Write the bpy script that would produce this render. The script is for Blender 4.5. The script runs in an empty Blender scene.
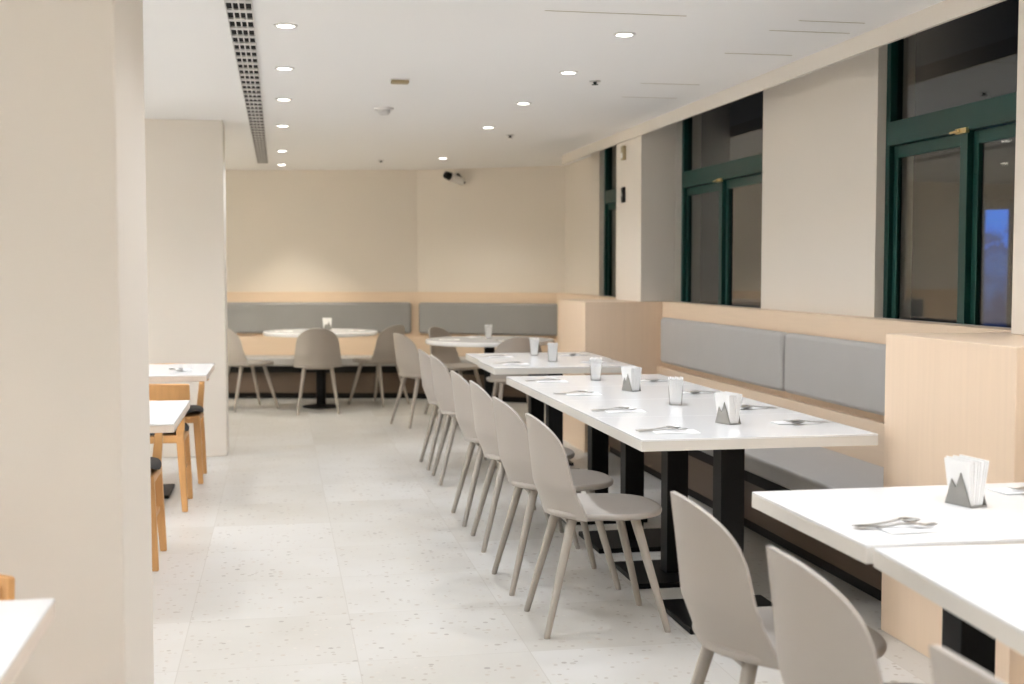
import bpy, bmesh, math, random
from mathutils import Vector, Matrix
random.seed(7)
C = bpy.context.scene.collection
PI = math.pi
scene = bpy.context.scene

# ------------------------------------------------------------------ materials
def srgb(r, g, b):
    f = lambda c: (c/255/12.92) if c/255 <= .04045 else ((c/255+.055)/1.055)**2.4
    return (f(r), f(g), f(b), 1)

def new_mat(name):
    m = bpy.data.materials.new(name); m.use_nodes = True
    nt = m.node_tree; b = nt.nodes['Principled BSDF']
    return m, nt, b

def N(nt, t, **kw):
    n = nt.nodes.new(t)
    for k, v in kw.items():
        if k in n.inputs: n.inputs[k].default_value = v
        else: setattr(n, k, v)
    return n

def grain_mat(name, col, rough=.5, amt=.06, scale=(8, 8, 8), bump=0.0, bscale=60, spec=.5, metal=0.0, coat=0.0):
    """Base colour with a little procedural variation (its own pattern, not light)."""
    m, nt, b = new_mat(name)
    tc = N(nt, 'ShaderNodeTexCoord'); mp = N(nt, 'ShaderNodeMapping')
    mp.inputs['Scale'].default_value = scale
    nt.links.new(tc.outputs['Object'], mp.inputs['Vector'])
    no = N(nt, 'ShaderNodeTexNoise'); no.inputs['Scale'].default_value = 1; no.inputs['Detail'].default_value = 4
    nt.links.new(mp.outputs[0], no.inputs['Vector'])
    mx = N(nt, 'ShaderNodeMix', data_type='RGBA')
    c2 = tuple(max(0, c*(1-amt)) for c in col[:3])+(1,)
    c1 = tuple(min(1, c*(1+amt)) for c in col[:3])+(1,)
    mx.inputs['A'].default_value = c2; mx.inputs['B'].default_value = c1
    nt.links.new(no.outputs['Fac'], mx.inputs['Factor'])
    nt.links.new(mx.outputs['Result'], b.inputs['Base Color'])
    b.inputs['Roughness'].default_value = rough
    b.inputs['Metallic'].default_value = metal
    b.inputs['Specular IOR Level'].default_value = spec
    b.inputs['Coat Weight'].default_value = coat
    if bump:
        n2 = N(nt, 'ShaderNodeTexNoise'); n2.inputs['Scale'].default_value = bscale; n2.inputs['Detail'].default_value = 3
        nt.links.new(tc.outputs['Object'], n2.inputs['Vector'])
        bp = N(nt, 'ShaderNodeBump'); bp.inputs['Strength'].default_value = bump; bp.inputs['Distance'].default_value = .002
        nt.links.new(n2.outputs['Fac'], bp.inputs['Height']); nt.links.new(bp.outputs[0], b.inputs['Normal'])
    return m

M = {}
M['wall'] = grain_mat('wall_paint', (.72, .665, .59, 1), .75, .012, (1.5, 1.5, 1.5), .15, 120, .3)
M['ceiling'] = grain_mat('ceiling_paint', (.86, .85, .835, 1), .85, .008, (1, 1, 1), 0, 60, .2)
M['laminate'] = grain_mat('maple_laminate', (.74, .58, .43, 1), .42, .05, (60, 60, 2.2), 0, 60, .4)
M['laminate_h'] = grain_mat('maple_laminate_rail', (.72, .565, .415, 1), .45, .05, (2.2, 2.2, 60), 0, 60, .4)
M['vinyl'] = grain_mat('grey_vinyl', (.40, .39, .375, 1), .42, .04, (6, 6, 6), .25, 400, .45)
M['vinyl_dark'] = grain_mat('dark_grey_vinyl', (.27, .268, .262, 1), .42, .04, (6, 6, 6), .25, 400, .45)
M['plastic'] = grain_mat('beige_plastic', (.365, .33, .292, 1), .5, .02, (5, 5, 5), .1, 500, .4)
M['leg_paint'] = grain_mat('beige_leg_paint', (.34, .305, .265, 1), .45, .03, (10, 10, 4), 0, 60, .4)
M['top_white'] = grain_mat('white_quartz_top', (.86, .86, .855, 1), .16, .01, (25, 25, 25), 0, 60, .5)
M['top_edge'] = grain_mat('greige_edge_band', (.70, .67, .615, 1), .4, .02, (25, 25, 25), 0, 60, .4)  # greige tone puts the shade of the table edges into the colour
M['top_edge_wood'] = grain_mat('pale_wood_edge', (.70, .60, .51, 1), .5, .06, (40, 40, 4), 0, 60, .4)
M['black'] = grain_mat('black_steel', (.005, .005, .005, 1), .45, .1, (9, 9, 9), 0, 60, .12)
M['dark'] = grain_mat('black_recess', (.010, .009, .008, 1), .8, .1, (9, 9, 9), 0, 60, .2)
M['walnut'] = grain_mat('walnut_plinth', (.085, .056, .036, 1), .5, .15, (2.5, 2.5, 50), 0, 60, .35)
M['steel'] = grain_mat('brushed_steel', (.55, .54, .52, 1), .28, .04, (80, 80, 80), 0, 60, .5, 1.0)
M['holder'] = grain_mat('grey_holder_steel', (.27, .26, .24, 1), .42, .05, (90, 90, 20), 0, 60, .5, .6)
M['paper'] = grain_mat('white_tissue', (.82, .815, .80, 1), .9, .02, (60, 60, 60), .2, 300, .2)
M['oak'] = grain_mat('honey_oak', (.56, .30, .115, 1), .42, .14, (45, 45, 5), 0, 60, .4)
M['charcoal'] = grain_mat('charcoal_fabric', (.055, .053, .05, 1), .85, .15, (150, 150, 150), .3, 600, .2)
M['green'] = grain_mat('green_frame_paint', (.004, .036, .029, 1), .38, .06, (12, 12, 12), 0, 60, .3)
M['brass'] = grain_mat('brass', (.70, .55, .28, 1), .3, .05, (50, 50, 50), 0, 60, .5, 1.0)
M['white_plastic'] = grain_mat('white_plastic', (.72, .70, .67, 1), .45, .02, (20, 20, 20), 0, 60, .4)
M['tan_plastic'] = grain_mat('tan_plastic', (.36, .29, .17, 1), .5, .05, (20, 20, 20), 0, 60, .4)
M['grille'] = grain_mat('grille_paint', (.60, .58, .56, 1), .5, .02, (20, 20, 20), 0, 60, .4)
M['ground'] = grain_mat('asphalt', (.02, .02, .022, 1), .9, .3, (5, 5, 5), 0, 60, .2)

def emis(name, col, s):
    m, nt, b = new_mat(name)
    b.inputs['Base Color'].default_value = (.8, .8, .8, 1)
    b.inputs['Emission Color'].default_value = col; b.inputs['Emission Strength'].default_value = s
    return m
M['lens'] = emis('lamp_lens', (1, .95, .87, 1), 14)

def glass_mat():
    m, nt, b = new_mat('window_glass')
    b.inputs['Base Color'].default_value = (.80, .84, .82, 1)
    b.inputs['Roughness'].default_value = 0.02
    b.inputs['Transmission Weight'].default_value = 1
    b.inputs['IOR'].default_value = 1.52
    return m
M['glass'] = glass_mat()

def screen_mat():
    m, nt, b = new_mat('blue_screen')
    tc = N(nt, 'ShaderNodeTexCoord'); sp = N(nt, 'ShaderNodeSeparateXYZ')
    nt.links.new(tc.outputs['Object'], sp.inputs[0])
    no = N(nt, 'ShaderNodeTexNoise'); no.inputs['Scale'].default_value = 7; no.inputs['Detail'].default_value = 5
    nt.links.new(tc.outputs['Object'], no.inputs['Vector'])
    ad = N(nt, 'ShaderNodeMath', operation='MULTIPLY_ADD'); ad.inputs[1].default_value = .9
    nt.links.new(no.outputs['Fac'], ad.inputs[0]); nt.links.new(sp.outputs['Z'], ad.inputs[2])
    cr = N(nt, 'ShaderNodeValToRGB')
    e = cr.color_ramp.elements
    e[0].position = .25; e[0].color = (.002, .012, .07, 1)
    e[1].position = .98; e[1].color = (.004, .17, .75, 1)
    x = e.new(.62); x.color = (.012, .075, .28, 1)
    x = e.new(.80); x.color = (.006, .035, .15, 1)
    x = e.new(.90); x.color = (.003, .13, .66, 1)
    nt.links.new(ad.outputs[0], cr.inputs[0])
    nt.links.new(cr.outputs[0], b.inputs['Emission Color'])
    b.inputs['Emission Strength'].default_value = 1.15
    b.inputs['Base Color'].default_value = (.01, .01, .02, 1)
    return m
M['screen'] = screen_mat()

def floor_mat():
    m, nt, b = new_mat('terrazzo_tiles')
    L = nt.links.new
    geo = N(nt, 'ShaderNodeNewGeometry'); sp = N(nt, 'ShaderNodeSeparateXYZ')
    L(geo.outputs['Position'], sp.inputs[0])
    T = .605
    def cell(sock, off):
        a = N(nt, 'ShaderNodeMath', operation='SUBTRACT'); a.inputs[1].default_value = off; L(sock, a.inputs[0])
        d = N(nt, 'ShaderNodeMath', operation='DIVIDE'); d.inputs[1].default_value = T; L(a.outputs[0], d.inputs[0])
        fl = N(nt, 'ShaderNodeMath', operation='FLOOR'); L(d.outputs[0], fl.inputs[0])
        fr = N(nt, 'ShaderNodeMath', operation='FRACT'); L(d.outputs[0], fr.inputs[0])
        pp = N(nt, 'ShaderNodeMath', operation='PINGPONG'); pp.inputs[1].default_value = .5; L(fr.outputs[0], pp.inputs[0])
        lt = N(nt, 'ShaderNodeMath', operation='LESS_THAN'); lt.inputs[1].default_value = .0032; L(pp.outputs[0], lt.inputs[0])
        return fl.outputs[0], lt.outputs[0]
    cx, jx = cell(sp.outputs['X'], .255); cy, jy = cell(sp.outputs['Y'], 4.88)
    jo = N(nt, 'ShaderNodeMath', operation='MAXIMUM'); L(jx, jo.inputs[0]); L(jy, jo.inputs[1])
    cb = N(nt, 'ShaderNodeCombineXYZ'); L(cx, cb.inputs[0]); L(cy, cb.inputs[1])
    wn = N(nt, 'ShaderNodeTexWhiteNoise'); L(cb.outputs[0], wn.inputs['Vector'])
    tone = N(nt, 'ShaderNodeMix', data_type='RGBA')
    tone.inputs['A'].default_value = (.45, .42, .36, 1); tone.inputs['B'].default_value = (.615, .605, .58, 1)
    # shift the pattern per tile
    sh = N(nt, 'ShaderNodeVectorMath', operation='MULTIPLY_ADD'); sh.inputs[1].default_value = (3, 3, 3)
    L(wn.outputs['Color'], sh.inputs[0]); L(geo.outputs['Position'], sh.inputs[2])
    cl = N(nt, 'ShaderNodeTexNoise'); cl.inputs['Scale'].default_value = 2.2; cl.inputs['Detail'].default_value = 3
    L(sh.outputs[0], cl.inputs['Vector'])
    mixf = N(nt, 'ShaderNodeMath', operation='MULTIPLY_ADD'); mixf.inputs[1].default_value = .38
    L(wn.outputs['Value'], mixf.inputs[0])
    c2 = N(nt, 'ShaderNodeMath', operation='MULTIPLY'); c2.inputs[1].default_value = .9; L(cl.outputs['Fac'], c2.inputs[0])
    L(c2.outputs[0], mixf.inputs[2]); L(mixf.outputs[0], tone.inputs['Factor'])
    cur = tone.outputs['Result']
    for sc, thr, r, lo, hi in ((38, .30, .70, (.30, .25, .20, 1), (.62, .58, .52, 1)), (24, .24, .82, (.20, .17, .14, 1), (.50, .42, .34, 1)), (13, .16, .86, (.16, .14, .12, 1), (.42, .38, .33, 1))):
        v = N(nt, 'ShaderNodeTexVoronoi'); v.inputs['Scale'].default_value = sc
        L(sh.outputs[0], v.inputs['Vector'])
        s2 = N(nt, 'ShaderNodeSeparateColor'); L(v.outputs['Color'], s2.inputs[0])
        a = N(nt, 'ShaderNodeMath', operation='LESS_THAN'); a.inputs[1].default_value = thr; L(v.outputs['Distance'], a.inputs[0])
        g = N(nt, 'ShaderNodeMath', operation='GREATER_THAN'); g.inputs[1].default_value = r; L(s2.outputs[0], g.inputs[0])
        mu = N(nt, 'ShaderNodeMath', operation='MULTIPLY'); L(a.outputs[0], mu.inputs[0]); L(g.outputs[0], mu.inputs[1])
        mf = N(nt, 'ShaderNodeMath', operation='MULTIPLY'); mf.inputs[1].default_value = .65; L(mu.outputs[0], mf.inputs[0])
        cc = N(nt, 'ShaderNodeMix', data_type='RGBA'); cc.inputs['A'].default_value = lo; cc.inputs['B'].default_value = hi
        L(s2.outputs[1], cc.inputs['Factor'])
        mm = N(nt, 'ShaderNodeMix', data_type='RGBA'); L(mf.outputs[0], mm.inputs['Factor']); L(cur, mm.inputs['A']); L(cc.outputs['Result'], mm.inputs['B'])
        cur = mm.outputs['Result']
    jm = N(nt, 'ShaderNodeMix', data_type='RGBA'); jm.inputs['B'].default_value = (.42, .39, .34, 1)
    jf = N(nt, 'ShaderNodeMath', operation='MULTIPLY'); jf.inputs[1].default_value = .55; L(jo.outputs[0], jf.inputs[0])
    L(jf.outputs[0], jm.inputs['Factor']); L(cur, jm.inputs['A'])
    L(jm.outputs['Result'], b.inputs['Base Color'])
    b.inputs['Roughness'].default_value = .29
    b.inputs['Specular IOR Level'].default_value = .5
    return m
M['floor'] = floor_mat()

# ------------------------------------------------------------------ mesh helpers
def add_box(bm, x0, x1, y0, y1, z0, z1, mat=None):
    vs = [bm.verts.new(p) for p in ((x0,y0,z0),(x1,y0,z0),(x1,y1,z0),(x0,y1,z0),(x0,y0,z1),(x1,y0,z1),(x1,y1,z1),(x0,y1,z1))]
    fs = [bm.faces.new([vs[i] for i in q]) for q in ((0,3,2,1),(4,5,6,7),(0,1,5,4),(1,2,6,5),(2,3,7,6),(3,0,4,7))]
    if mat is not None:
        for f in fs: f.material_index = mat
    return vs

def add_prism(bm, pts, z0, z1):
    """extrude a plan polygon (counter-clockwise) from z0 to z1"""
    a = [bm.verts.new((x, y, z0)) for x, y in pts]; b = [bm.verts.new((x, y, z1)) for x, y in pts]
    n = len(pts)
    bm.faces.new(list(reversed(a))); bm.faces.new(b)
    for i in range(n): bm.faces.new((a[i], a[(i+1) % n], b[(i+1) % n], b[i]))

def add_rod(bm, p0, p1, r0, r1, n=14, caps=True):
    p0, p1 = Vector(p0), Vector(p1); d = (p1-p0).normalized()
    u = d.orthogonal().normalized(); v = d.cross(u)
    A, B = [], []
    for i in range(n):
        a = 2*PI*i/n; o = u*math.cos(a)+v*math.sin(a)
        A.append(bm.verts.new(p0+o*r0)); B.append(bm.verts.new(p1+o*r1))
    for i in range(n): bm.faces.new((A[i], A[(i+1) % n], B[(i+1) % n], B[i]))
    if caps: bm.faces.new(list(reversed(A))); bm.faces.new(B)

def add_lathe(bm, prof, n=32, c=(0, 0)):
    """revolve (r, z) profile round z"""
    rings = []
    for r, z in prof:
        if r < 1e-6: rings.append([bm.verts.new((c[0], c[1], z))])
        else: rings.append([bm.verts.new((c[0]+r*math.cos(2*PI*i/n), c[1]+r*math.sin(2*PI*i/n), z)) for i in range(n)])
    for a, b in zip(rings, rings[1:]):
        for i in range(n):
            j = (i+1) % n
            if len(a) == 1 and len(b) == 1: continue
            if len(a) == 1: bm.faces.new((a[0], b[i], b[j]))
            elif len(b) == 1: bm.faces.new((a[i], b[0], a[j]))
            else: bm.faces.new((a[i], b[i], b[j], a[j]))

def add_shell(bm, fn, nu, nv, th):
    """closed sheet of thickness th over fn(u,v), u,v in 0..1"""
    P = [[Vector(fn(i/(nu-1), j/(nv-1))) for j in range(nv)] for i in range(nu)]
    def nrm(i, j):
        a = P[min(i+1, nu-1)][j]-P[max(i-1, 0)][j]; b = P[i][min(j+1, nv-1)]-P[i][max(j-1, 0)]
        n = a.cross(b)
        return n.normalized() if n.length > 1e-12 else Vector((0, 0, 1))
    A = [[bm.verts.new(P[i][j]) for j in range(nv)] for i in range(nu)]
    B = [[bm.verts.new(P[i][j]-nrm(i, j)*th) for j in range(nv)] for i in range(nu)]
    for i in range(nu-1):
        for j in range(nv-1):
            bm.faces.new((A[i][j], A[i+1][j], A[i+1][j+1], A[i][j+1]))
            bm.faces.new((B[i][j], B[i][j+1], B[i+1][j+1], B[i+1][j]))
    for i in range(nu-1):
        bm.faces.new((A[i][0], B[i][0], B[i+1][0], A[i+1][0])); bm.faces.new((A[i][nv-1], A[i+1][nv-1], B[i+1][nv-1], B[i][nv-1]))
    for j in range(nv-1):
        bm.faces.new((A[0][j], A[0][j+1], B[0][j+1], B[0][j])); bm.faces.new((A[nu-1][j], B[nu-1][j], B[nu-1][j+1], A[nu-1][j+1]))

def obj(name, bm, mat, parent=None, bevel=0, seg=3, smooth=False, angle=35, loc=None):
    me = bpy.data.meshes.new(name)
    bmesh.ops.recalc_face_normals(bm, faces=bm.faces)
    bm.to_mesh(me); bm.free()
    o = bpy.data.objects.new(name, me); C.objects.link(o)
    for m in (mat if isinstance(mat, (list, tuple)) else [mat]): me.materials.append(m)
    if smooth or bevel:
        for p in me.polygons: p.use_smooth = True
        me.set_sharp_from_angle(angle=math.radians(angle))
    if bevel:
        b = o.modifiers.new('bevel', 'BEVEL'); b.width = bevel; b.segments = seg; b.limit_method = 'ANGLE'; b.angle_limit = math.radians(40)
        b.harden_normals = True
    if parent is not None: o.parent = parent
    if loc is not None: o.location = loc
    return o

def bx(name, dims, mat, parent=None, bevel=0, **k):
    bm = bmesh.new(); add_box(bm, *dims); return obj(name, bm, mat, parent, bevel, **k)

def tag(o, label, cat, group=None):
    o['label'] = label; o['category'] = cat
    if group: o['group'] = group
    return o

def thing(name, label, cat, loc=(0, 0, 0), rz=0, group=None):
    o = bpy.data.objects.new(name, None); C.objects.link(o)
    o.empty_display_size = .1
    o.location = loc; o.rotation_euler = (0, 0, rz)
    return tag(o, label, cat, group)

def struct(o):
    o['kind'] = 'structure'; return o

def dup(root, loc, rz, label, group=None):
    r = root.copy(); C.objects.link(r); r.location = loc; r.rotation_euler = (0, 0, rz)
    r['label'] = label
    if group: r['group'] = group
    def rec(src, dst):
        for ch in list(src.children):
            c = ch.copy(); C.objects.link(c); c.parent = dst; rec(ch, c)
    rec(root, r)
    return r

# ------------------------------------------------------------------ room
CZ = 2.42          # ceiling height
SILL = 1.115
XL, YR = -4.2, -3.2
struct(bx('floor', (XL-.1, 3.2, YR-.1, 14.6, -.1, 0), M['floor']))
bm = bmesh.new(); add_box(bm, XL-.1, 2.634, YR-.1, 14.6, CZ, CZ+.3); add_box(bm, 2.634, 3.2, YR-.1, 11.5, 2.62, CZ+.3); add_box(bm, 2.634, 3.2, 11.5, 14.6, CZ, CZ+.3)
struct(obj('ceiling', bm, M['ceiling']))
struct(bx('wall_left', (XL-.1, XL, YR-.1, 14.6, 0, CZ), M['wall']))
struct(bx('wall_rear', (XL, 3.2, YR-.1, YR, 0, CZ), M['wall']))
# back wall: straight stretch, then a stretch angled towards the room
B0, B1, B2 = (XL, 14.50), (1.465, 13.44), (2.92, 12.57)
bm = bmesh.new()
add_prism(bm, [B0, B1, B2, (3.1, 12.57), (3.1, 14.6), (XL, 14.6)], 0, CZ)
struct(obj('wall_back', bm, M['wall']))
# right wall with three window openings
W1, W2, W3 = (4.31, 5.765), (7.25, 8.945), (9.65, 11.20)
bm = bmesh.new()
for a, b in ((YR, W1[0]), (W1[1], W2[0]), (W2[1], W3[0]), (W3[1], 11.4995)): add_box(bm, 2.9, 3.1, a, b, SILL, 2.6195)
add_box(bm, 2.9, 3.1, 11.4995, 12.60, SILL, CZ-.0005)
add_box(bm, 2.9, 2.930, YR, 12.60, 0, SILL); add_box(bm, 2.930, 3.1, YR, 12.60, 0, 1.0)
add_box(bm, 2.930, 3.1, YR, W1[0], 1.0, SILL); add_box(bm, 2.930, 3.1, W1[1], W2[0], 1.0, SILL); add_box(bm, 2.930, 3.1, W2[1], W3[0], 1.0, SILL); add_box(bm, 2.930, 3.1, W3[1], 12.6, 1.0, SILL)
struct(obj('wall_right', bm, M['wall']))
bm = bmesh.new(); add_box(bm, 2.615, 2.634, YR, 11.50, 2.338, CZ-.0005)
struct(obj('ceiling_pelmet', bm, M['wall']))
for a, b in ((3.50, 4.165), (8.95, 9.645)):
    struct(bx('wall_pillar', (2.635, 2.899, a, b, SILL+.0005, 2.6195), M['wall'], bevel=.004))
# columns on the left
struct(bx('wall_column', (-1.25, -.37, 3.06, 3.71, 0, CZ-.0005), M['wall'], bevel=.006))
struct(bx('wall_stub', (-2.6, -.385, 9.25, 9.60, 0, CZ-.0005), M['wall'], bevel=.006))

# timber lining under the windows, ledge included
bm = bmesh.new(); add_box(bm, 2.80, 2.8995, YR, 12.56, 0, SILL)
struct(obj('wall_lining', bm, M['laminate_h'], bevel=.003))
# half walls between the booths
def half_wall(y0, y1):
    return struct(bx('wall_partition', (2.21, 2.7995, y0, y1, 0, SILL), M['laminate'], bevel=.004))
half_wall(3.46, 4.30); half_wall(8.94, 9.80)
# lining on the back wall
def on_back(p, q, off):
    """move segment p-q off the back wall into the room"""
    d = Vector((q[0]-p[0], q[1]-p[1])).normalized(); n = Vector((d.y, -d.x))
    return (p[0]+n.x*off, p[1]+n.y*off), (q[0]+n.x*off, q[1]+n.y*off)
def meet(p, q, r, s):
    d1 = Vector(q)-Vector(p); d2 = Vector(s)-Vector(r); w = Vector(r)-Vector(p)
    t = (w.x*d2.y-w.y*d2.x)/(d1.x*d2.y-d1.y*d2.x)
    return tuple(Vector(p)+d1*t)
def corner(off):
    a, b = on_back(B0, B1, off); c, d = on_back(B1, B2, off)
    return meet(a, b, c, d)
BL = (-2.55, B0[1]+(B1[1]-B0[1])*(-2.55-B0[0])/(B1[0]-B0[0]))
def band(off0, off1, z0, z1, name, mat, parent=None, t=(None, None), bevel=.003):
    """strip along the whole back wall between two offsets"""
    pa, _ = on_back(BL, B1, off1); qa, _ = on_back(BL, B1, off0)
    _, pb = on_back(B1, B2, off1); _, qb = on_back(B1, B2, off0)
    bm = bmesh.new()
    add_prism(bm, [pa, corner(off1), pb, qb, corner(off0), qa], z0, z1)
    return obj(name, bm, mat, parent, bevel)
def frac_pts(p, q, s0, s1):
    d = Vector(q)-Vector(p); L = d.length; d /= L
    return tuple(Vector(p)+d*s0), tuple(Vector(p)+d*s1)
_, e2 = on_back(B1, B2, .06)
struct(band(.001, .06, 0, 1.115, 'wall_lining', M['laminate_h']))

# ------------------------------------------------------------------ windows
def window(n, y0, y1):
    w = bpy.data.objects.new('window_%d' % n, None); C.objects.link(w); w['kind'] = 'structure'
    w.location = (2.975, (y0+y1)/2, 1.0)
    h = 2.62-1.0; a = (y1-y0)/2-.001
    f = .042; zt0, zt1 = 1.955-1.0, 2.07-1.0
    bm = bmesh.new()
    add_box(bm, -.03, .04, -a, -a+f, .001, h-.001); add_box(bm, -.03, .04, a-f, a, .001, h-.001)
    add_box(bm, -.03, .04, -a+f, a-f, .001, f); add_box(bm, -.03, .04, -a+f, a-f, h-.02, h-.001)
    obj('window_frame', bm, M['green'], w, .003, 2)
    bx('transom', (-.04, .045, -a+f, a-f, zt0, zt1), M['green'], w, .004, seg=2)
    bx('mullion', (-.034, .042, -.03, .03, f, zt0), M['green'], w, .003, seg=2)
    for s in (-1, 1):
        ya, yb = (.03, a-f) if s > 0 else (-a+f, -.03)
        st = .042
        bm = bmesh.new()
        X0, X1 = -.006, .02
        add_box(bm, X0, X1, ya, ya+st, f, zt0-.003); add_box(bm, X0, X1, yb-st, yb, f, zt0-.003)
        add_box(bm, X0, X1, ya+st, yb-st, f, f+.05); add_box(bm, X0, X1, ya+st, yb-st, zt0-.06, zt0-.003)
        sash = obj('sash', bm, M['green'], w, .003, seg=2)
        bx('pane', (.006, .012, ya+st-.004, yb-st+.004, f+.046, zt0-.056), M['glass'], sash)
    bx('pane', (.004, .010, -a+f-.004, a-f+.004, zt1-.004, h-.018), M['glass'], w)
    bm = bmesh.new(); add_box(bm, -.052, -.034, -.045, .045, zt0-.012, zt0+.012); add_rod(bm, (-.06, .0, zt0), (-.06, .07, zt0-.004), .007, .006)
    obj('latch', bm, M['brass'], w, .002, seg=2)
for i, (a, b) in enumerate((W1, W2, W3)): window(i+1, a, b)

# outside in the dark street
struct(bx('ground_outside', (3.3, 14, -4, 22, -.2, -.05), M['ground']))
k = thing('advertising_screen', 'tall blue lit screen standing outside beyond the nearest window', 'screen', (6.0, 9.72, -.05), math.radians(-58))
bm = bmesh.new(); add_box(bm, -.12, .12, .0, .10, .30, 2.0); add_box(bm, -.05, .05, .02, .08, .0, .30); add_box(bm, -.12, .12, -.05, .15, 0, .03)
obj('housing', bm, M['black'], k, .008)
bx('display_panel', (-.10, .10, -.006, .001, -.62, .62), M['screen'], k, loc=(0, -.001, 1.29))

# ------------------------------------------------------------------ banquettes and wall cushions
def cushion(name, p, q, z0, z1, off, th, label, group, mat='vinyl'):
    """upholstered board along plan segment p-q, on a wall plane"""
    d = Vector(q)-Vector(p); L = d.length; ang = math.atan2(d.y, d.x)
    t = thing(name, label, 'backrest cushion', (*p, z0), ang, group)
    bx('padding', (.006, L-.006, -off-th, -off-.004, 0, z1-z0), M[mat], t, .028, seg=5)
    bx('backing_board', (.02, L-.02, -off-.0038, -off-.0002, .02, z1-z0-.02), M['laminate'], t)
    return t
G = 'grey upholstered backrest cushions on the wall'
cushion('wall_cushion', (2.80, 8.80), (2.80, 6.535), .672, 1.005, 0, .062, 'grey wall cushion over the window-side bench, at its far end by the far half wall', G)
cushion('wall_cushion', (2.80, 6.515), (2.80, 4.335), .672, 1.005, 0, .062, 'grey wall cushion over the window-side bench, half hidden by the near half wall', G)
bl0, bl1 = on_back(BL, B1, .0)
pL, _ = on_back(BL, B1, .061); cM = corner(.061); _, pR = on_back(B1, B2, .061)
dL = (Vector(cM)-Vector(pL)); lenL = dL.length
a, b = frac_pts(pL, cM, .9, lenL-.045)
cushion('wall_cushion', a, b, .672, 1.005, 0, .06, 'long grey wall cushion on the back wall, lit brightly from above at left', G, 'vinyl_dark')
dR = (Vector(pR)-Vector(cM)); lenR = dR.length
a, b = frac_pts(cM, pR, .045, lenR-.02)
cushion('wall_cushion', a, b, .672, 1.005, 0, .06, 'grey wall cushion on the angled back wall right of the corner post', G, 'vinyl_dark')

# window-side bench
t = thing('banquette_bench', 'grey cushioned bench along the wall under the windows beside the long table', 'bench', (2.53, 6.62, 0))
y0, y1 = 4.305-6.62, 8.935-6.62
bx('plinth', (-.16, .265, y0, y1, 0.06, .28), M['walnut'], t, .003)
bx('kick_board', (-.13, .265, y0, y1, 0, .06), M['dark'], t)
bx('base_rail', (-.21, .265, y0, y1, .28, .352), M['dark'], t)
for i, (a, b) in enumerate(((y0, -.088), (-.082, y1))):
    bx('seat_cushion', (-.27, .225, a+.003, b-.003, .352, .44), M['vinyl'], t, .022, seg=4)
bx('back_panel', (.226, .268, y0, y1, .352, .635), M['laminate_h'], t, .003)
# bench along the back wall
t = thing('banquette_bench', 'grey cushioned bench along the back wall behind the round tables', 'bench', (0, 0, 0))
band(.062, .40, .06, .28, 'plinth', M['walnut'], t)
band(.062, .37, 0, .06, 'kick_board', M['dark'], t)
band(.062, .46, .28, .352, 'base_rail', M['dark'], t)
band(.105, .53, .352, .44, 'seat_cushion', M['vinyl'], t, bevel=.02)
band(.062, .103, .352, .635, 'back_panel', M['laminate_h'], t)

# ------------------------------------------------------------------ tables
TD, TW, TH = .672, .90, .75
def make_table(label, loc, rz, group, d=TD):
    t = thing('dining_table', label, 'table', loc, rz, group)
    bx('tabletop', (-TW/2, TW/2, -d/2+.0003, d/2-.0003, TH-.007, TH), M['top_white'], t, .0015, seg=2)
    bx('edge_band', (-TW/2, TW/2, -d/2+.0003, d/2-.0003, TH-.042, TH-.00705), M['top_edge'], t)  # side of the top, toned darker to imitate its shade
    bx('mounting_plate', (-.20, .20, -.17, .17, TH-.052, TH-.0425), M['black'], t, .002, seg=2)
    bx('column', (-.0475, .0475, -.0475, .0475, .024, TH-.0525), M['black'], t, .003, seg=2)
    bx('base_plate', (-.222, .222, -.21, .21, 0.0, .0235), M['black'], t, .005, seg=3)
    return t
XT = 1.705
tabs = {}
GT = 'rectangular white tables on black columns'
spots = [
 ('long1', XT, 4.572, 0, 'white table at the near end of the long row, its whole front edge in view'),
 ('long2', XT, 5.244, 0, 'white table in the long row, second from its near end'),
 ('long3', XT, 5.917, 0, 'white table in the long row, third from its near end'),
 ('long4', XT, 6.590, 0, 'white table at the far end of the long row of four'),
 ('pair1', 1.745, 7.880, 0, 'near white table of the pair beyond the long row, beside the far half wall'),
 ('pair2', 1.765, 8.553, 0, 'far white table of the pair beyond the long row, in front of the round table'),
 ('near1', 1.705, 2.850, 0, 'white table at right foreground with the largest napkin holder on it'),
 ('near2', 1.684, 2.121, math.radians(-4.2), 'white table nearest the camera at bottom right, set slightly askew'),
]
for key, x, y, rz, lab in spots:
    tabs[key] = (make_table(lab, (x, y, 0), rz, GT) if key == 'long1' else dup(tabs['long1'], (x, y, 0), rz, lab, GT))

def round_table(label, loc, first=[None]):
    G = 'round white tables by the back wall'
    if first[0]: return dup(first[0], loc, 0, label, G)
    t = thing('round_table', label, 'table', loc, 0, G)
    r = .557
    bm = bmesh.new(); add_lathe(bm, [(0, TH-.036), (r-.008, TH-.036), (r, TH-.028), (r, TH-.006), (r-.006, TH), (0, TH)], 64)
    obj('tabletop', bm, M['top_white'], t, smooth=True)
    bm = bmesh.new(); add_lathe(bm, [(0, .026), (.047, .026), (.047, TH-.05), (.16, TH-.046), (.16, TH-.0365), (0, TH-.0365)], 28)
    obj('column', bm, M['black'], t, smooth=True)
    bm = bmesh.new(); add_lathe(bm, [(0, 0), (.18, 0), (.18, .012), (.08, .026), (0, .026)], 40)
    obj('base_plate', bm, M['black'], t, smooth=True)
    first[0] = t
    return t
RA, RB = (.395, 12.42), (1.79, 10.68)
round_table('round white table in front of the brightly lit stretch of the back wall', (*RA, 0))
round_table('round white table beside the far half wall, partly hidden by the tables before it', (*RB, 0))

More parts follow.
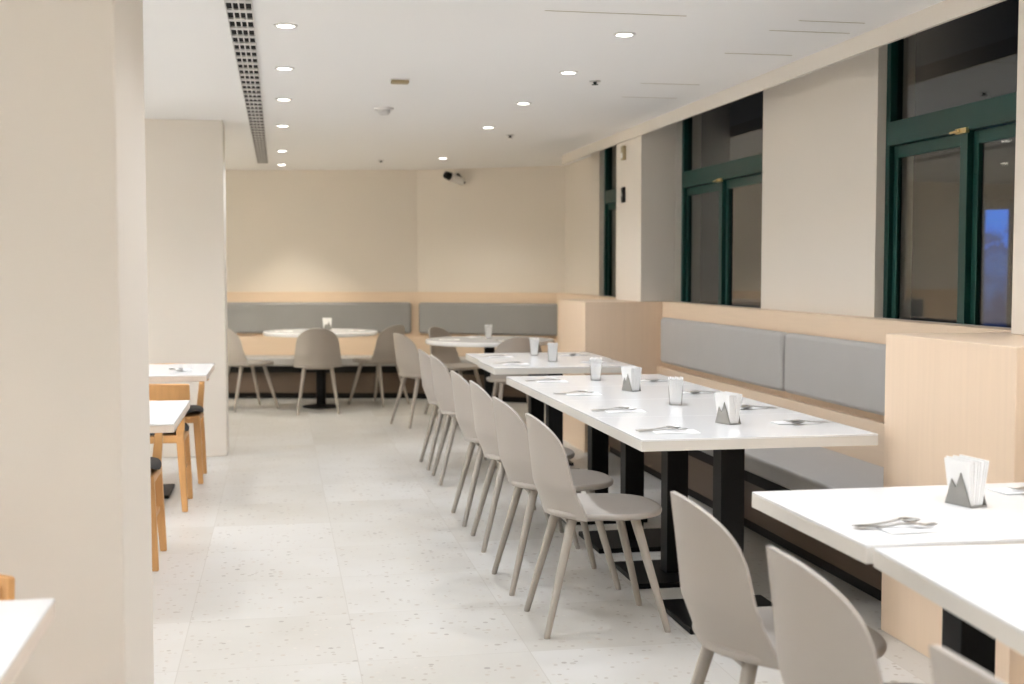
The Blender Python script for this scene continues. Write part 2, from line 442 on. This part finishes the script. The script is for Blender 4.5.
def wood_table(label, loc, first=[None]):
    G = 'pale square tables on the left'
    if first[0]: return dup(first[0], loc, 0, label, G)
    t = thing('square_table', label, 'table', loc, 0, G)
    a = .45
    bx('tabletop', (-a, a, -a, a, TH-.006, TH), M['top_white'], t, .002, seg=2)
    bx('table_edge', (-a, a, -a, a, TH-.036, TH-.0062), M['top_edge_wood'], t, .003, seg=2)
    bx('mounting_plate', (-.2, .2, -.2, .2, TH-.046, TH-.0365), M['black'], t, .002, seg=2)
    bx('column', (-.04, .04, -.04, .04, .0205, TH-.0465), M['black'], t, .003, seg=2)
    bx('base_plate', (-.21, .21, -.21, .21, 0, .02), M['black'], t, .004, seg=2)
    first[0] = t
    return t
XW = -.860
wood_table('pale square table cut off at the lower left corner, in front of the column', (XW, 1.925, 0))
wood_table('pale square table just past the near column, nearer of the two seen beyond it', (XW, 5.475, 0))
wood_table('pale square table against the far wall stub, farther of the two past the near column', (XW-.003, 7.78, 0))

# ------------------------------------------------------------------ beige shell chair (faces +x)
def back_fn(u, v):
    s = math.sin((u-.5)*PI)                        # -1..1 across
    s = max(-1, min(1, s))
    top = .652+.156*max(0, 1-abs(s)**2.3)**(1/2.3)
    zb = .432+.004*abs(s)
    z = zb+(top-zb)*v
    w = .2275-.030*max(0, min(1, (z-.44)/.25))
    k = max(0, (z-.44)/.36)
    xc = -.205-.030*min(1, k*3.2)-.042*k
    wrap = .108-.028*min(1, k)
    return (xc+wrap*abs(s)**2.0, s*w, z)
def seat_ring(n=48):
    out = []
    for i in range(n):
        a = 2*PI*i/n; c, q = math.cos(a), math.sin(a); e = 2/2.6
        out.append((.015+.222*math.copysign(abs(c)**e, c), .2265*math.copysign(abs(q)**e, q)))
    return out
def seat_bm():
    bm = bmesh.new(); ring = seat_ring(); n = len(ring)
    def R_(f, z): return [bm.verts.new((.015+(x-.015)*f, y*f, z+(.006 if x < 0 else .002)*f*f)) for x, y in ring]
    rows = [R_(.3, .4425), R_(.6, .4455), (R_(.85, .4515)), R_(.95, .4545), R_(.985, .4535), R_(1.0, .4475), R_(1.0, .4395), R_(.985, .4325), R_(.95, .4295), R_(.6, .429), R_(.3, .429)]
    a = bm.verts.new((.015, 0, .441)); b = bm.verts.new((.015, 0, .429))
    for i in range(n):
        k = (i+1) % n
        bm.faces.new((a, rows[0][i], rows[0][k])); bm.faces.new((b, rows[-1][k], rows[-1][i]))
        for A, B in zip(rows, rows[1:]): bm.faces.new((A[i], B[i], B[k], A[k]))
    return bm
def make_chair(label, loc, rz, group):
    t = thing('shell_chair', label, 'chair', loc, rz, group)
    bm = bmesh.new(); add_shell(bm, back_fn, 33, 22, -.011)
    obj('backrest', bm, M['plastic'], t, smooth=True, angle=60)
    obj('seat', seat_bm(), M['plastic'], t, smooth=True, angle=70)
    bx('seat_frame', (-.155, .13, -.135, .135, .4165, .4285), M['leg_paint'], t, .003, seg=2)
    for sx, sy in ((-1, -1), (-1, 1), (1, -1), (1, 1)):
        bm = bmesh.new()
        top = (-.130, sy*.128, .4225) if sx < 0 else (.112, sy*.128, .4225)
        bot = (-.240, sy*.190, 0) if sx < 0 else (.226, sy*.190, 0)
        p0, p1 = Vector(bot), Vector(top)
        add_rod(bm, p0, p0+(p1-p0)*.02, .0095, .0115, 14); 
        add_rod(bm, p0+(p1-p0)*.02, p1, .0115, .0185, 14)
        # keep the foot flat on the floor
        for vv in bm.verts:
            if vv.co.z < .008: vv.co.z = 0
        obj('leg', bm, M['leg_paint'], t, smooth=True)
    return t
GC = 'beige moulded shell chairs'
XC = 1.19
chairs = [
 (XC, 4.605, 0, 'beige shell chair, first of the row along the long table, seen whole'),
 (XC-.02, 5.235, 1.5, 'beige shell chair, second from the camera along the long white table'),
 (XC, 6.03, -1, 'beige shell chair, third from the camera along the long white table'),
 (XC-.01, 6.65, 1, 'beige shell chair, fourth from the camera along the long white table'),
 (XC+.03, 7.92, 0, 'beige shell chair on the aisle side of the far pair of tables, nearer of two'),
 (XC+.02, 8.53, 1, 'beige shell chair on the aisle side of the far pair of tables, farther of two'),
 (1.215, 2.88, 0, 'beige shell chair at the right foreground table, back fully in view'),
 (1.214, 2.255, 0, 'beige shell chair at bottom right, cut off by the frame, second from the corner'),
 (1.20, 1.585, 0, 'beige shell chair at the bottom right edge, only a corner of its back showing'),
 (.355, 12.0, 88, 'beige shell chair before the round table at back, its back squarely to the camera'),
 (-.31, 12.42, 28, 'beige shell chair left of the back-wall round table, beside the wall stub'),
 (.97, 12.56, 133, 'beige shell chair right of the back-wall round table, turned to its left'),
 (1.24, 10.82, 20, 'beige shell chair on the aisle side of the half-wall round table'),
 (1.64, 11.62, -42, 'beige shell chair behind the half-wall round table, facing the camera'),
 (1.91, 10.16, 90, 'beige shell chair before the round table by the half wall, back to camera'),
]
proto = None
for x, y, rz, lab in chairs:
    if proto is None: proto = make_chair(lab, (x, y, 0), math.radians(rz), GC)
    else: dup(proto, (x, y, 0), math.radians(rz), lab, GC)

# ------------------------------------------------------------------ oak chair (faces +x)
def make_oak(label, loc, rz, group):
    t = thing('oak_chair', label, 'chair', loc, rz, group)
    bm = bmesh.new()
    def cf(u, v):
        s = 2*u-1; r = 2*v-1
        f = lambda q: math.sin(q*PI/2)
        X = f(r); Y = f(s)
        k = 1/max(1e-6, (abs(X)**4+abs(Y)**4)**.25)*max(abs(X), abs(Y)) if (abs(X)+abs(Y)) > 1e-6 else 1
        edge = max(abs(X*k), abs(Y*k))
        return (.208*X*k+.0, .245*Y*k, .432+.036*max(0, 1-edge**6)**.5)
    n = 19
    top = [[bm.verts.new(cf(i/(n-1), j/(n-1))) for j in range(n)] for i in range(n)]
    for i in range(n-1):
        for j in range(n-1): bm.faces.new((top[i][j], top[i+1][j], top[i+1][j+1], top[i][j+1]))
    rim = [top[i][0] for i in range(n)]+[top[n-1][j] for j in range(1, n)]+[top[i][n-1] for i in range(n-2, -1, -1)]+[top[0][j] for j in range(n-2, 0, -1)]
    bm.faces.new(rim)
    obj('seat_cushion', bm, M['charcoal'], t, smooth=True, angle=60)
    bx('seat_frame', (-.20, .20, -.235, .235, .385, .4315), M['oak'], t, .012, seg=3)
    for sx, sy in ((-1, -1), (-1, 1), (1, -1), (1, 1)):
        bm = bmesh.new()
        foot = Vector((sx*.205, sy*.235, 0)); knee = Vector((sx*.175, sy*.212, .43))
        def sect(c, a, b): return [bm.verts.new((c.x+dx*a, c.y+dy*b, c.z)) for dx, dy in ((-1, -1), (1, -1), (1, 1), (-1, 1))]
        path = [(foot, .013, .016), (foot.lerp(knee, .5), .018, .02), (knee, .022, .022)]
        if sx < 0: path += [(Vector((-.205, sy*.225, .60)), .017, .018), (Vector((-.225, sy*.235, .70)), .014, .014)]
        secs = [sect(*q) for q in path]
        bm.faces.new(list(reversed(secs[0]))); bm.faces.new(secs[-1])
        for A, B in zip(secs, secs[1:]):
            for i in range(4): bm.faces.new((A[i], A[(i+1) % 4], B[(i+1) % 4], B[i]))
        obj('leg', bm, M['oak'], t, .006, seg=2, angle=50)
    bm = bmesh.new()
    def rf(u, v):
        s = 2*u-1
        return (-.285+.085*s*s-.02*(v-.5), s*.262, .620+.10*v+.012*math.cos(s*PI/2)*(1 if v > .5 else -.3))
    add_shell(bm, rf, 21, 6, .022)
    obj('back_rail', bm, M['oak'], t, .006, seg=2, angle=50)
    for sy in (-1, 1): bx('stretcher', (-.19, .19, sy*.216-.009, sy*.216+.009, .20, .225), M['oak'], t, .004, seg=2)
    return t
GO = 'oak chairs with charcoal seats'
o0 = make_oak('oak chair between the two far square tables, its curved back to the camera', (-.765, 7.345, 0), PI/2, GO)
dup(o0, (-.735, 8.27, 0), -PI/2, 'oak chair on the far side of the farther square table, by the wall stub', GO)
dup(o0, (-.795, 5.95, 0), -PI/2, 'oak chair tucked under the nearer of the two square tables past the column', GO)
dup(o0, (-.815, 2.475, 0), -PI/2, 'oak chair at the lower left corner table, only its back rail tip showing', GO)

# ------------------------------------------------------------------ napkin holders
def mount_plate(bm, x0, x1):
    """two-peaked mountain outline in the y-z plane"""
    pts = [(-.044, 0), (.044, 0), (.012, .086), (-.006, .046), (-.020, .066)]
    a = [bm.verts.new((x0, y, z)) for y, z in pts]; b = [bm.verts.new((x1, y, z)) for y, z in pts]
    n = len(pts)
    bm.faces.new(a); bm.faces.new(list(reversed(b)))
    for i in range(n): bm.faces.new((a[i], b[i], b[(i+1) % n], a[(i+1) % n]))
def make_holder(label, nlabel, loc, rz):
    t = thing('napkin_holder', label, 'napkin holder', loc, rz, 'grey mountain-shaped napkin holders')
    bx('base_plate', (-.026, .026, -.044, .044, 0, .003), M['holder'], t)
    for s in (-1, 1):
        bm = bmesh.new(); mount_plate(bm, -.0012, .0012)
        o = obj('side_plate', bm, M['holder'], t, loc=(s*.0265, 0, .0005)); o.rotation_euler = (0, s*.06, 0)
        if s < 0: o.scale = (1, -1, 1)
    bm = bmesh.new()
    for k in range(9):
        x = -.0195+.0048*k; f = (k-4)/4
        h = .114+.002*((k*5) % 3); w = .041+.001*((k*7) % 3)
        pts = [(-w*.82, 0), (w*.82, 0), (w*1.06, h), (-w*1.02, h-.003)]
        def q(y, z, d): return bm.verts.new((x+d+f*.011*(z/.11)**1.6, y, z))
        A = [q(y, z, -.00235) for y, z in pts]; B = [q(y, z, .00235) for y, z in pts]
        bm.faces.new(A); bm.faces.new(list(reversed(B)))
        for i in range(4): bm.faces.new((A[i], B[i], B[(i+1) % 4], A[(i+1) % 4]))
    n = obj('napkin_stack', bm, M['paper'])
    n.location = (loc[0], loc[1], loc[2]+.0035); n.rotation_euler = (0, 0, rz)
    tag(n, nlabel, 'napkins', 'napkin stacks in the holders')
    return t, n
Z = TH+.0004
holders = [
 (1.722, 4.63, 22, 'on the long row\'s nearest table'),
 (1.738, 5.34, -17, 'on the long row\'s second table'),
 (1.717, 5.98, 20, 'on the long row\'s third table'),
 (1.696, 6.61, -15, 'on the long row\'s farthest table'),
 (1.722, 2.905, 16, 'on the right foreground table'),
 (1.763, 8.01, -14, 'on the far pair\'s nearer table'),
 (1.766, 8.63, -11, 'on the far pair\'s farther table'),
 (1.80, 10.80, -9, 'on the round table by the half wall'),
 (.47, 12.66, 95, 'on the round table by the lit wall'),
]
h0 = None
for x, y, r, wh in holders:
    lab = 'grey two-peaked napkin holder '+wh; nl = 'upright white napkins in the holder '+wh
    if h0 is None: h0 = make_holder(lab, nl, (x, y, Z), math.radians(r))
    else:
        dup(h0[0], (x, y, Z), math.radians(r), lab)
        n = h0[1].copy(); C.objects.link(n); n.location = (x, y, Z+.0035); n.rotation_euler = (0, 0, math.radians(r)); n['label'] = nl

# ------------------------------------------------------------------ place settings
def make_spoon():
    bm = bmesh.new()
    def hf(u, v):
        x = -.095+.125*u; w = (.0075-.0045*min(1, u*1.15)+.001*u)
        return (x, (2*v-1)*w, .0028+.008*max(0, (u-.45)/.55)**1.5)
    add_shell(bm, hf, 14, 4, .0018)
    def bf(u, v):
        a = u*2-1; x = .028+.060*u
        w = .019*max(.12, (1-abs(a*.97)**2.4))**.5*(1-.12*a)
        s = 2*v-1
        return (x, s*w, .0108-.0075*(1-s*s)*(1-a*a)-.003*u)
    add_shell(bm, bf, 14, 9, .0012)
    return bm
def make_fork():
    bm = bmesh.new()
    def hf(u, v):
        x = -.095+.125*u; w = (.0075-.0045*min(1, u*1.15)+.001*u)
        return (x, (2*v-1)*w, .0028+.008*max(0, (u-.45)/.55)**1.5)
    add_shell(bm, hf, 14, 4, .0018)
    def rf(u, v):
        x = .028+.022*u; w = .004+.0085*math.sin(min(1, u*1.3)*PI/2)
        return (x, (2*v-1)*w, .0108-.003*u)
    add_shell(bm, rf, 8, 6, .0016)
    for k in range(4):
        y = (k-1.5)*.0066
        def tf(u, v, y=y): return (.049+.042*u, y+(2*v-1)*(.0021-.0007*u), .0078-.004*math.sin(u*PI*.75)+.004*u*u)
        add_shell(bm, tf, 7, 3, .0016)
    return bm
def make_napkin():
    bm = bmesh.new()
    def f(u, v): return (-.085+.17*u, -.045+.09*v, .0026+.0012*math.sin(u*5+v*3))
    add_shell(bm, f, 8, 6, .0022)
    return bm
proto_s = {}
def setting(x, y, rz, where, z=Z):
    R = Matrix.Rotation(rz, 3, 'Z')
    for nm, mk, mat, cat, off, r, lab, grp in (
        ('paper_napkin', make_napkin, M['paper'], 'napkin', (.045, -.035, .0008), random.uniform(-.03, .03), 'folded white napkin ', 'white paper napkins laid on the tables'),
        ('spoon', make_spoon, M['steel'], 'spoon', (.0, .014, .0048), .17+random.uniform(-.04, .04), 'steel spoon ', 'steel spoons laid on the tables'),
        ('fork', make_fork, M['steel'], 'fork', (.004, -.022, .0048), -.10+random.uniform(-.04, .04), 'steel fork ', 'steel forks laid on the tables')):
        if nm not in proto_s: proto_s[nm] = o = obj(nm, mk(), mat, smooth=True, angle=50)
        else: o = proto_s[nm].copy(); C.objects.link(o)
        p = R @ Vector(off)
        o.location = (x+p.x, y+p.y, z+p.z-.0006); o.rotation_euler = (0, 0, rz+r)
        tag(o, lab+where, cat, grp)
lt = ['nearest', 'second', 'third', 'farthest']
for i, (y, wy) in enumerate(((4.45, 4.56), (5.13, 5.10), (5.87, 5.78), (6.58, 6.45))):
    setting(1.39, y, 0, 'at the aisle side, long row\'s %s table' % lt[i])
    setting(2.03, wy, PI, 'at the bench side, long row\'s %s table' % lt[i])
setting(1.40, 2.68, 0, 'at the aisle side, right foreground table')
setting(2.03, 3.02, PI, 'at the bench side, right foreground table')
setting(1.43, 7.84, 0, 'at the aisle side, far pair\'s nearer table')
setting(2.06, 7.86, PI, 'at the bench side, far pair\'s nearer table')
setting(1.45, 8.5, 0, 'at the aisle side, far pair\'s farther table')
setting(2.07, 8.52, PI, 'at the bench side, far pair\'s farther table')
for (cx, cy), ds, wh in ((RA, (0, 95, 180, 270), 'round table by the lit wall'), (RB, (0, 100, 180, 275), 'round table by the half wall')):
    for d, side in zip(ds, ('right', 'far', 'left', 'near')):
        a = math.radians(d)
        setting(cx+.40*math.cos(a), cy+.40*math.sin(a), a+PI, 'at the %s edge, %s' % (side, wh))
setting(-.60, 7.66, PI/2+.2, 'on the farther square table past the column', TH+.0004)
setting(-.66, 5.30, PI/2, 'on the nearer square table past the column', TH+.0004)

# ------------------------------------------------------------------ ceiling fittings
def make_downlight(label, loc):
    t = thing('downlight', label, 'ceiling light', loc, 0, 'round recessed downlights in the ceiling')
    bm = bmesh.new(); add_lathe(bm, [(.036, -.001), (.038, -.006), (.052, -.004), (.053, -.0002), (.036, -.0002)], 28)
    obj('trim_ring', bm, M['white_plastic'], t, smooth=True)
    bm = bmesh.new(); add_lathe(bm, [(0, -.0045), (.0375, -.0045), (.0375, -.001), (0, -.001)], 28)
    obj('lens', bm, M['lens'], t)
    l = bpy.data.lights.new('downlight_lamp', 'SPOT'); l.energy = LAMP; l.color = (.868, .918, 1)
    l.spot_size = math.radians(132); l.spot_blend = .9; l.shadow_soft_size = .035
    lo = bpy.data.objects.new('downlight_lamp', l); C.objects.link(lo); lo.parent = t; lo.location = (0, 0, -.03)
    return t
LAMP = 42
d0 = None
def light(x, y, lab):
    global d0
    if d0 is None: d0 = make_downlight(lab, (x, y, CZ))
    else: dup(d0, (x, y, CZ), 0, lab)
ordn = ['nearest', 'second', 'third', 'fourth', 'fifth', 'sixth']
for i, y in enumerate((5.63, 6.81, 8.04, 9.50, 11.50, 13.0)):
    light(.04, y, 'lit round downlight in the row beside the ceiling grille, %s' % (ordn[i]+(' to the camera' if i == 0 else ' from the camera')))
for i, y in enumerate((5.557, 6.67, 7.945, 9.32, 11.96)):
    light(1.553, y, 'lit round downlight in the row above the tables, %s' % (ordn[i]+(' to the camera' if i == 0 else ' from the camera')))
last = [o for o in bpy.data.objects if o.name.startswith('downlight') and o.type == 'EMPTY' and abs(o.location.y-13.0) < .01][0]
for ch in last.children:
    if ch.type == 'LIGHT':                      # the lamp that washes the back wall has a narrower, stronger beam
        ch.data = ch.data.copy(); ch.data.energy = LAMP*1.55; ch.data.color = (1, .93, .79); ch.data.spot_size = math.radians(84); ch.data.spot_blend = .7
# warmer lamps at the far end of the room
warm = None
for o in [o for o in bpy.data.objects if o.name.startswith('downlight') and o.type == 'EMPTY' and 11 < o.location.y < 12.9]:
    for ch in o.children:
        if ch.type == 'LIGHT':
            if warm is None: warm = ch.data.copy(); warm.energy = LAMP*1.5; warm.color = (1, .95, .84)
            ch.data = warm
# the same rows go on over the rest of the room, outside the frame
for x, y, w in ((.04, 4.42, 'first beyond the top of the frame'), (.42, 3.35, 'second beyond the top of the frame'), (.04, 1.3, 'above the camera'), (.04, -1.2, 'well behind the camera')):  # second lamp set off its row to brighten the column side
    light(x, y, 'lit round downlight in the aisle row, %s' % w)
for x, y, w in ((1.553, 4.40, 'first beyond the top of the frame'), (1.553, 3.15, 'over the right foreground table'), (1.553, 1.9, 'over the nearest table'), (1.553, .6, 'just behind the camera'), (1.553, -1.2, 'well behind the camera')):
    light(x, y, 'lit round downlight in the table row, %s' % w)
for x, y, w in ((-.95, 1.2, 'over the corner table'), (-2.4, 1.6, 'left of the near column'), (-2.4, -.8, 'rear left of the camera'), (-.95, 5.3, 'over the nearer square table'), (-.95, 7.6, 'over the farther square table'), (-2.4, 5.4, 'far left of the square tables'), (-2.4, 8.0, 'far left before the wall stub'), (-1.2, 11.5, 'behind the wall stub'), (-2.6, 12.4, 'far left by the back wall')):
    light(x, y, 'lit round downlight hidden to the left, %s' % w)

# unseen uplighters added on the walls to brighten the ceiling
def uplighter(loc, rz, lab, first=[None]):
    if first[0]: return dup(first[0], loc, rz, lab)
    t = thing('wall_uplighter', lab, 'wall lamp', loc, rz, 'wall uplighters outside the frame')
    bm = bmesh.new(); add_box(bm, .0005, .012, -.06, .06, -.09, .05); obj('wall_plate', bm, M['white_plastic'], t, .004)
    bm = bmesh.new()
    add_lathe(bm, [(.02, -.08), (.075, .0), (.085, .04), (.080, .04), (.07, .0), (.0, -.07)], 28, (.10, 0)); obj('bowl', bm, M['white_plastic'], t, smooth=True)
    l = bpy.data.lights.new('uplighter_lamp', 'SPOT'); l.energy = UP_FILL; l.color = (.868, .918, 1); l.spot_size = math.radians(150); l.spot_blend = .8; l.shadow_soft_size = .05
    lo = bpy.data.objects.new('uplighter_lamp', l); C.objects.link(lo); lo.parent = t; lo.location = (.10, 0, .03); lo.rotation_euler = (PI, 0, 0)
    first[0] = t
UP_FILL = 940
for y, n in ((1.0, 'nearest the camera'), (5.0, 'second from the camera'), (8.4, 'third from the camera'), (11.6, 'farthest from the camera')):
    uplighter((XL, y, 1.7), 0, 'white uplighter on the left wall, '+n)
for y, n in ((1.0, 'nearer one'), (-1.6, 'farther back')):
    uplighter((2.80, y, 1.7), PI, 'white uplighter on the right wall behind the camera, '+n)
for o in bpy.data.objects:
    if o.type == 'LIGHT' and o.name.startswith('uplighter') and o.parent:
        p = o.parent.location
        if p.x > 0: o.data = o.data.copy(); o.data.energy = UP_FILL*.3
        elif p.y > 11: o.data = o.data.copy(); o.data.energy = UP_FILL*1.0; o.data.color = (1, .96, .86)

# long slotted air grille
t = thing('ceiling_grille', 'long white air grille with dark slots running along the ceiling', 'air vent', (-.148, 7.75, CZ))
y0, y1 = -5.2, 4.98
bx('backing', (-.049, .049, y0, y1, -.0045, -.0005), M['dark'], t)
bm = bmesh.new()
for x in (-.054, .050): add_box(bm, x, x+.004, y0, y1, -.014, -.0003)
for y in (y0-.004, y1): add_box(bm, -.054, .054, y, y+.004, -.014, -.0003)
obj('frame', bm, M['grille'], t)
bm = bmesh.new()
for k in range(1, 4): add_box(bm, -.05+.025*k-.003, -.05+.025*k+.003, y0, y1, -.013, -.0048)
y = y0+.1
while y < y1: add_box(bm, -.05, .05, y-.026, y+.026, -.0125, -.0048); y += .19
obj('slats', bm, M['grille'], t)

t = thing('smoke_detector', 'white round smoke detector on the ceiling behind the tan box', 'smoke detector', (.694, 8.36, CZ))
bm = bmesh.new(); add_lathe(bm, [(0, -.012), (.062, -.012), (.066, -.004), (.066, -.0003), (0, -.0003)], 32); obj('mounting_base', bm, M['white_plastic'], t, smooth=True)
bm = bmesh.new(); add_lathe(bm, [(0, -.045), (.028, -.045), (.040, -.034), (.044, -.0125), (0, -.0125)], 32); obj('sensor_head', bm, M['grille'], t, smooth=True)

t = thing('ceiling_emergency_light', 'small tan rectangular emergency light on the ceiling', 'emergency light', (.68, 7.10, CZ))
bx('housing', (-.055, .055, -.035, .035, -.006, -.0003), M['white_plastic'], t, .004)
bx('cover', (-.050, .050, -.031, .031, -.024, -.0062), M['tan_plastic'], t, .006)

def sprinkler(loc, lab, first=[None]):
    if first[0]: return dup(first[0], loc, 0, lab)
    t = thing('ceiling_sprinkler', lab, 'sprinkler', loc, 0, 'ceiling fire sprinklers')
    bm = bmesh.new(); add_lathe(bm, [(0, -.006), (.030, -.005), (.034, -.0003), (0, -.0003)], 24); obj('cover_plate', bm, M['steel'], t, smooth=True)
    bm = bmesh.new(); add_lathe(bm, [(0, -.018), (.006, -.018), (.009, -.012), (.012, -.0062), (0, -.0062)], 16)
    add_lathe(bm, [(0, -.0215), (.019, -.0215), (.019, -.0185), (0, -.0185)], 20); obj('nozzle', bm, M['black'], t, smooth=True)
    first[0] = t
sprinkler((1.773, 6.955, CZ), 'dark sprinkler head on the ceiling nearest the camera, right of the table downlights')
sprinkler((1.814, 9.836, CZ), 'dark sprinkler head on the ceiling midway, right of the table downlights')
sprinkler((.988, 12.29, CZ), 'dark sprinkler head on the ceiling just before the back wall')

# fine transverse joints in the ceiling boards
for n, (x0, x1, y, dy) in enumerate(((1.09, 1.70, 5.115, .005), (2.207, 2.511, 5.12, .004), (2.167, 2.55, 5.35, .005), (2.177, 2.527, 5.945, .006), (2.10, 2.45, 7.55, .004), (2.05, 2.40, 6.98, .004))):
    struct(bx('trim_%d' % (n+1), (x0, x1, y, y+dy, CZ-.0016, CZ-.0003), M['tan_plastic']))

# camera on the back wall
t = thing('security_camera', 'white security camera with a dark lens on the back wall near the ceiling', 'security camera', (1.84, 13.214, 2.335), 0)
bm = bmesh.new(); add_box(bm, -.035, .035, -.0, .012, -.035, .035); obj('wall_plate', bm, M['white_plastic'], t, .004).rotation_euler = (0, 0, math.radians(-31))
bm = bmesh.new(); add_rod(bm, (0, -.004, -.01), (.02, -.10, .02), .013, .013); add_rod(bm, (.02, -.10, .02), (.09, -.13, -.075), .014, .010); obj('bracket', bm, M['black'], t, smooth=True)
bm = bmesh.new(); add_rod(bm, (.075, -.10, -.06), (-.07, -.16, -.01), .036, .046, 20); obj('housing', bm, M['white_plastic'], t, smooth=True)
bm = bmesh.new(); add_rod(bm, (-.0705, -.1602, -.0098), (-.125, -.185, .01), .045, .036, 20); obj('lens_hood', bm, M['black'], t, smooth=True)

t = thing('wall_sensor', 'small black pill-shaped sensor on the far pillar', 'sensor', (2.6345, 9.40, 1.93))
bx('housing', (-.020, -.0005, -.036, .036, -.06, .06), M['black'], t, .016, seg=4)
bx('sensor_window', (-.0225, -.0202, -.014, .014, -.012, .012), M['holder'], t)
t = thing('wall_chime', 'small tan box high on the far pillar above the black sensor', 'wall box', (2.6345, 9.385, 2.25))
bx('housing', (-.028, -.0005, -.032, .032, -.055, .055), M['tan_plastic'], t, .005)
bx('speaker_grille', (-.0295, -.0282, -.022, .022, -.04, .0), M['white_plastic'], t)

# ------------------------------------------------------------------ world, camera, view
w = bpy.data.worlds.new('night'); scene.world = w; w.use_nodes = True
w.node_tree.nodes['Background'].inputs[0].default_value = (.010, .011, .016, 1)
w.node_tree.nodes['Background'].inputs[1].default_value = .25

cam = bpy.data.cameras.new('camera'); co = bpy.data.objects.new('camera', cam); C.objects.link(co)
F = 1250.0
cam.sensor_width = 36; cam.sensor_fit = 'HORIZONTAL'; cam.lens = F/1024*36
pitch = math.atan(72/F); yaw = math.atan(233*math.cos(pitch)/F)
co.location = (0, 0, 1.35)
co.rotation_euler = (PI/2-pitch, 0, -yaw)
cam.clip_start = .05; cam.clip_end = 100
cam.dof.use_dof = True; cam.dof.focus_distance = 4.7; cam.dof.aperture_fstop = 3.2
scene.camera = co
vs = scene.view_settings
vs.view_transform = 'Standard'; vs.look = 'None'; vs.gamma = 1; vs.exposure = 0.0; vs.use_curve_mapping = False
scene.cycles.max_bounces = 10; scene.cycles.diffuse_bounces = 7; scene.cycles.glossy_bounces = 4; scene.cycles.transmission_bounces = 6
scene.cycles.use_denoising = True
scene.cycles.caustics_reflective = False; scene.cycles.caustics_refractive = False

for o in scene.objects:
    if 'label' in o and not (4 <= len(o['label'].split()) <= 16): print('LABEL LENGTH', o.name, len(o['label'].split()), o['label'])
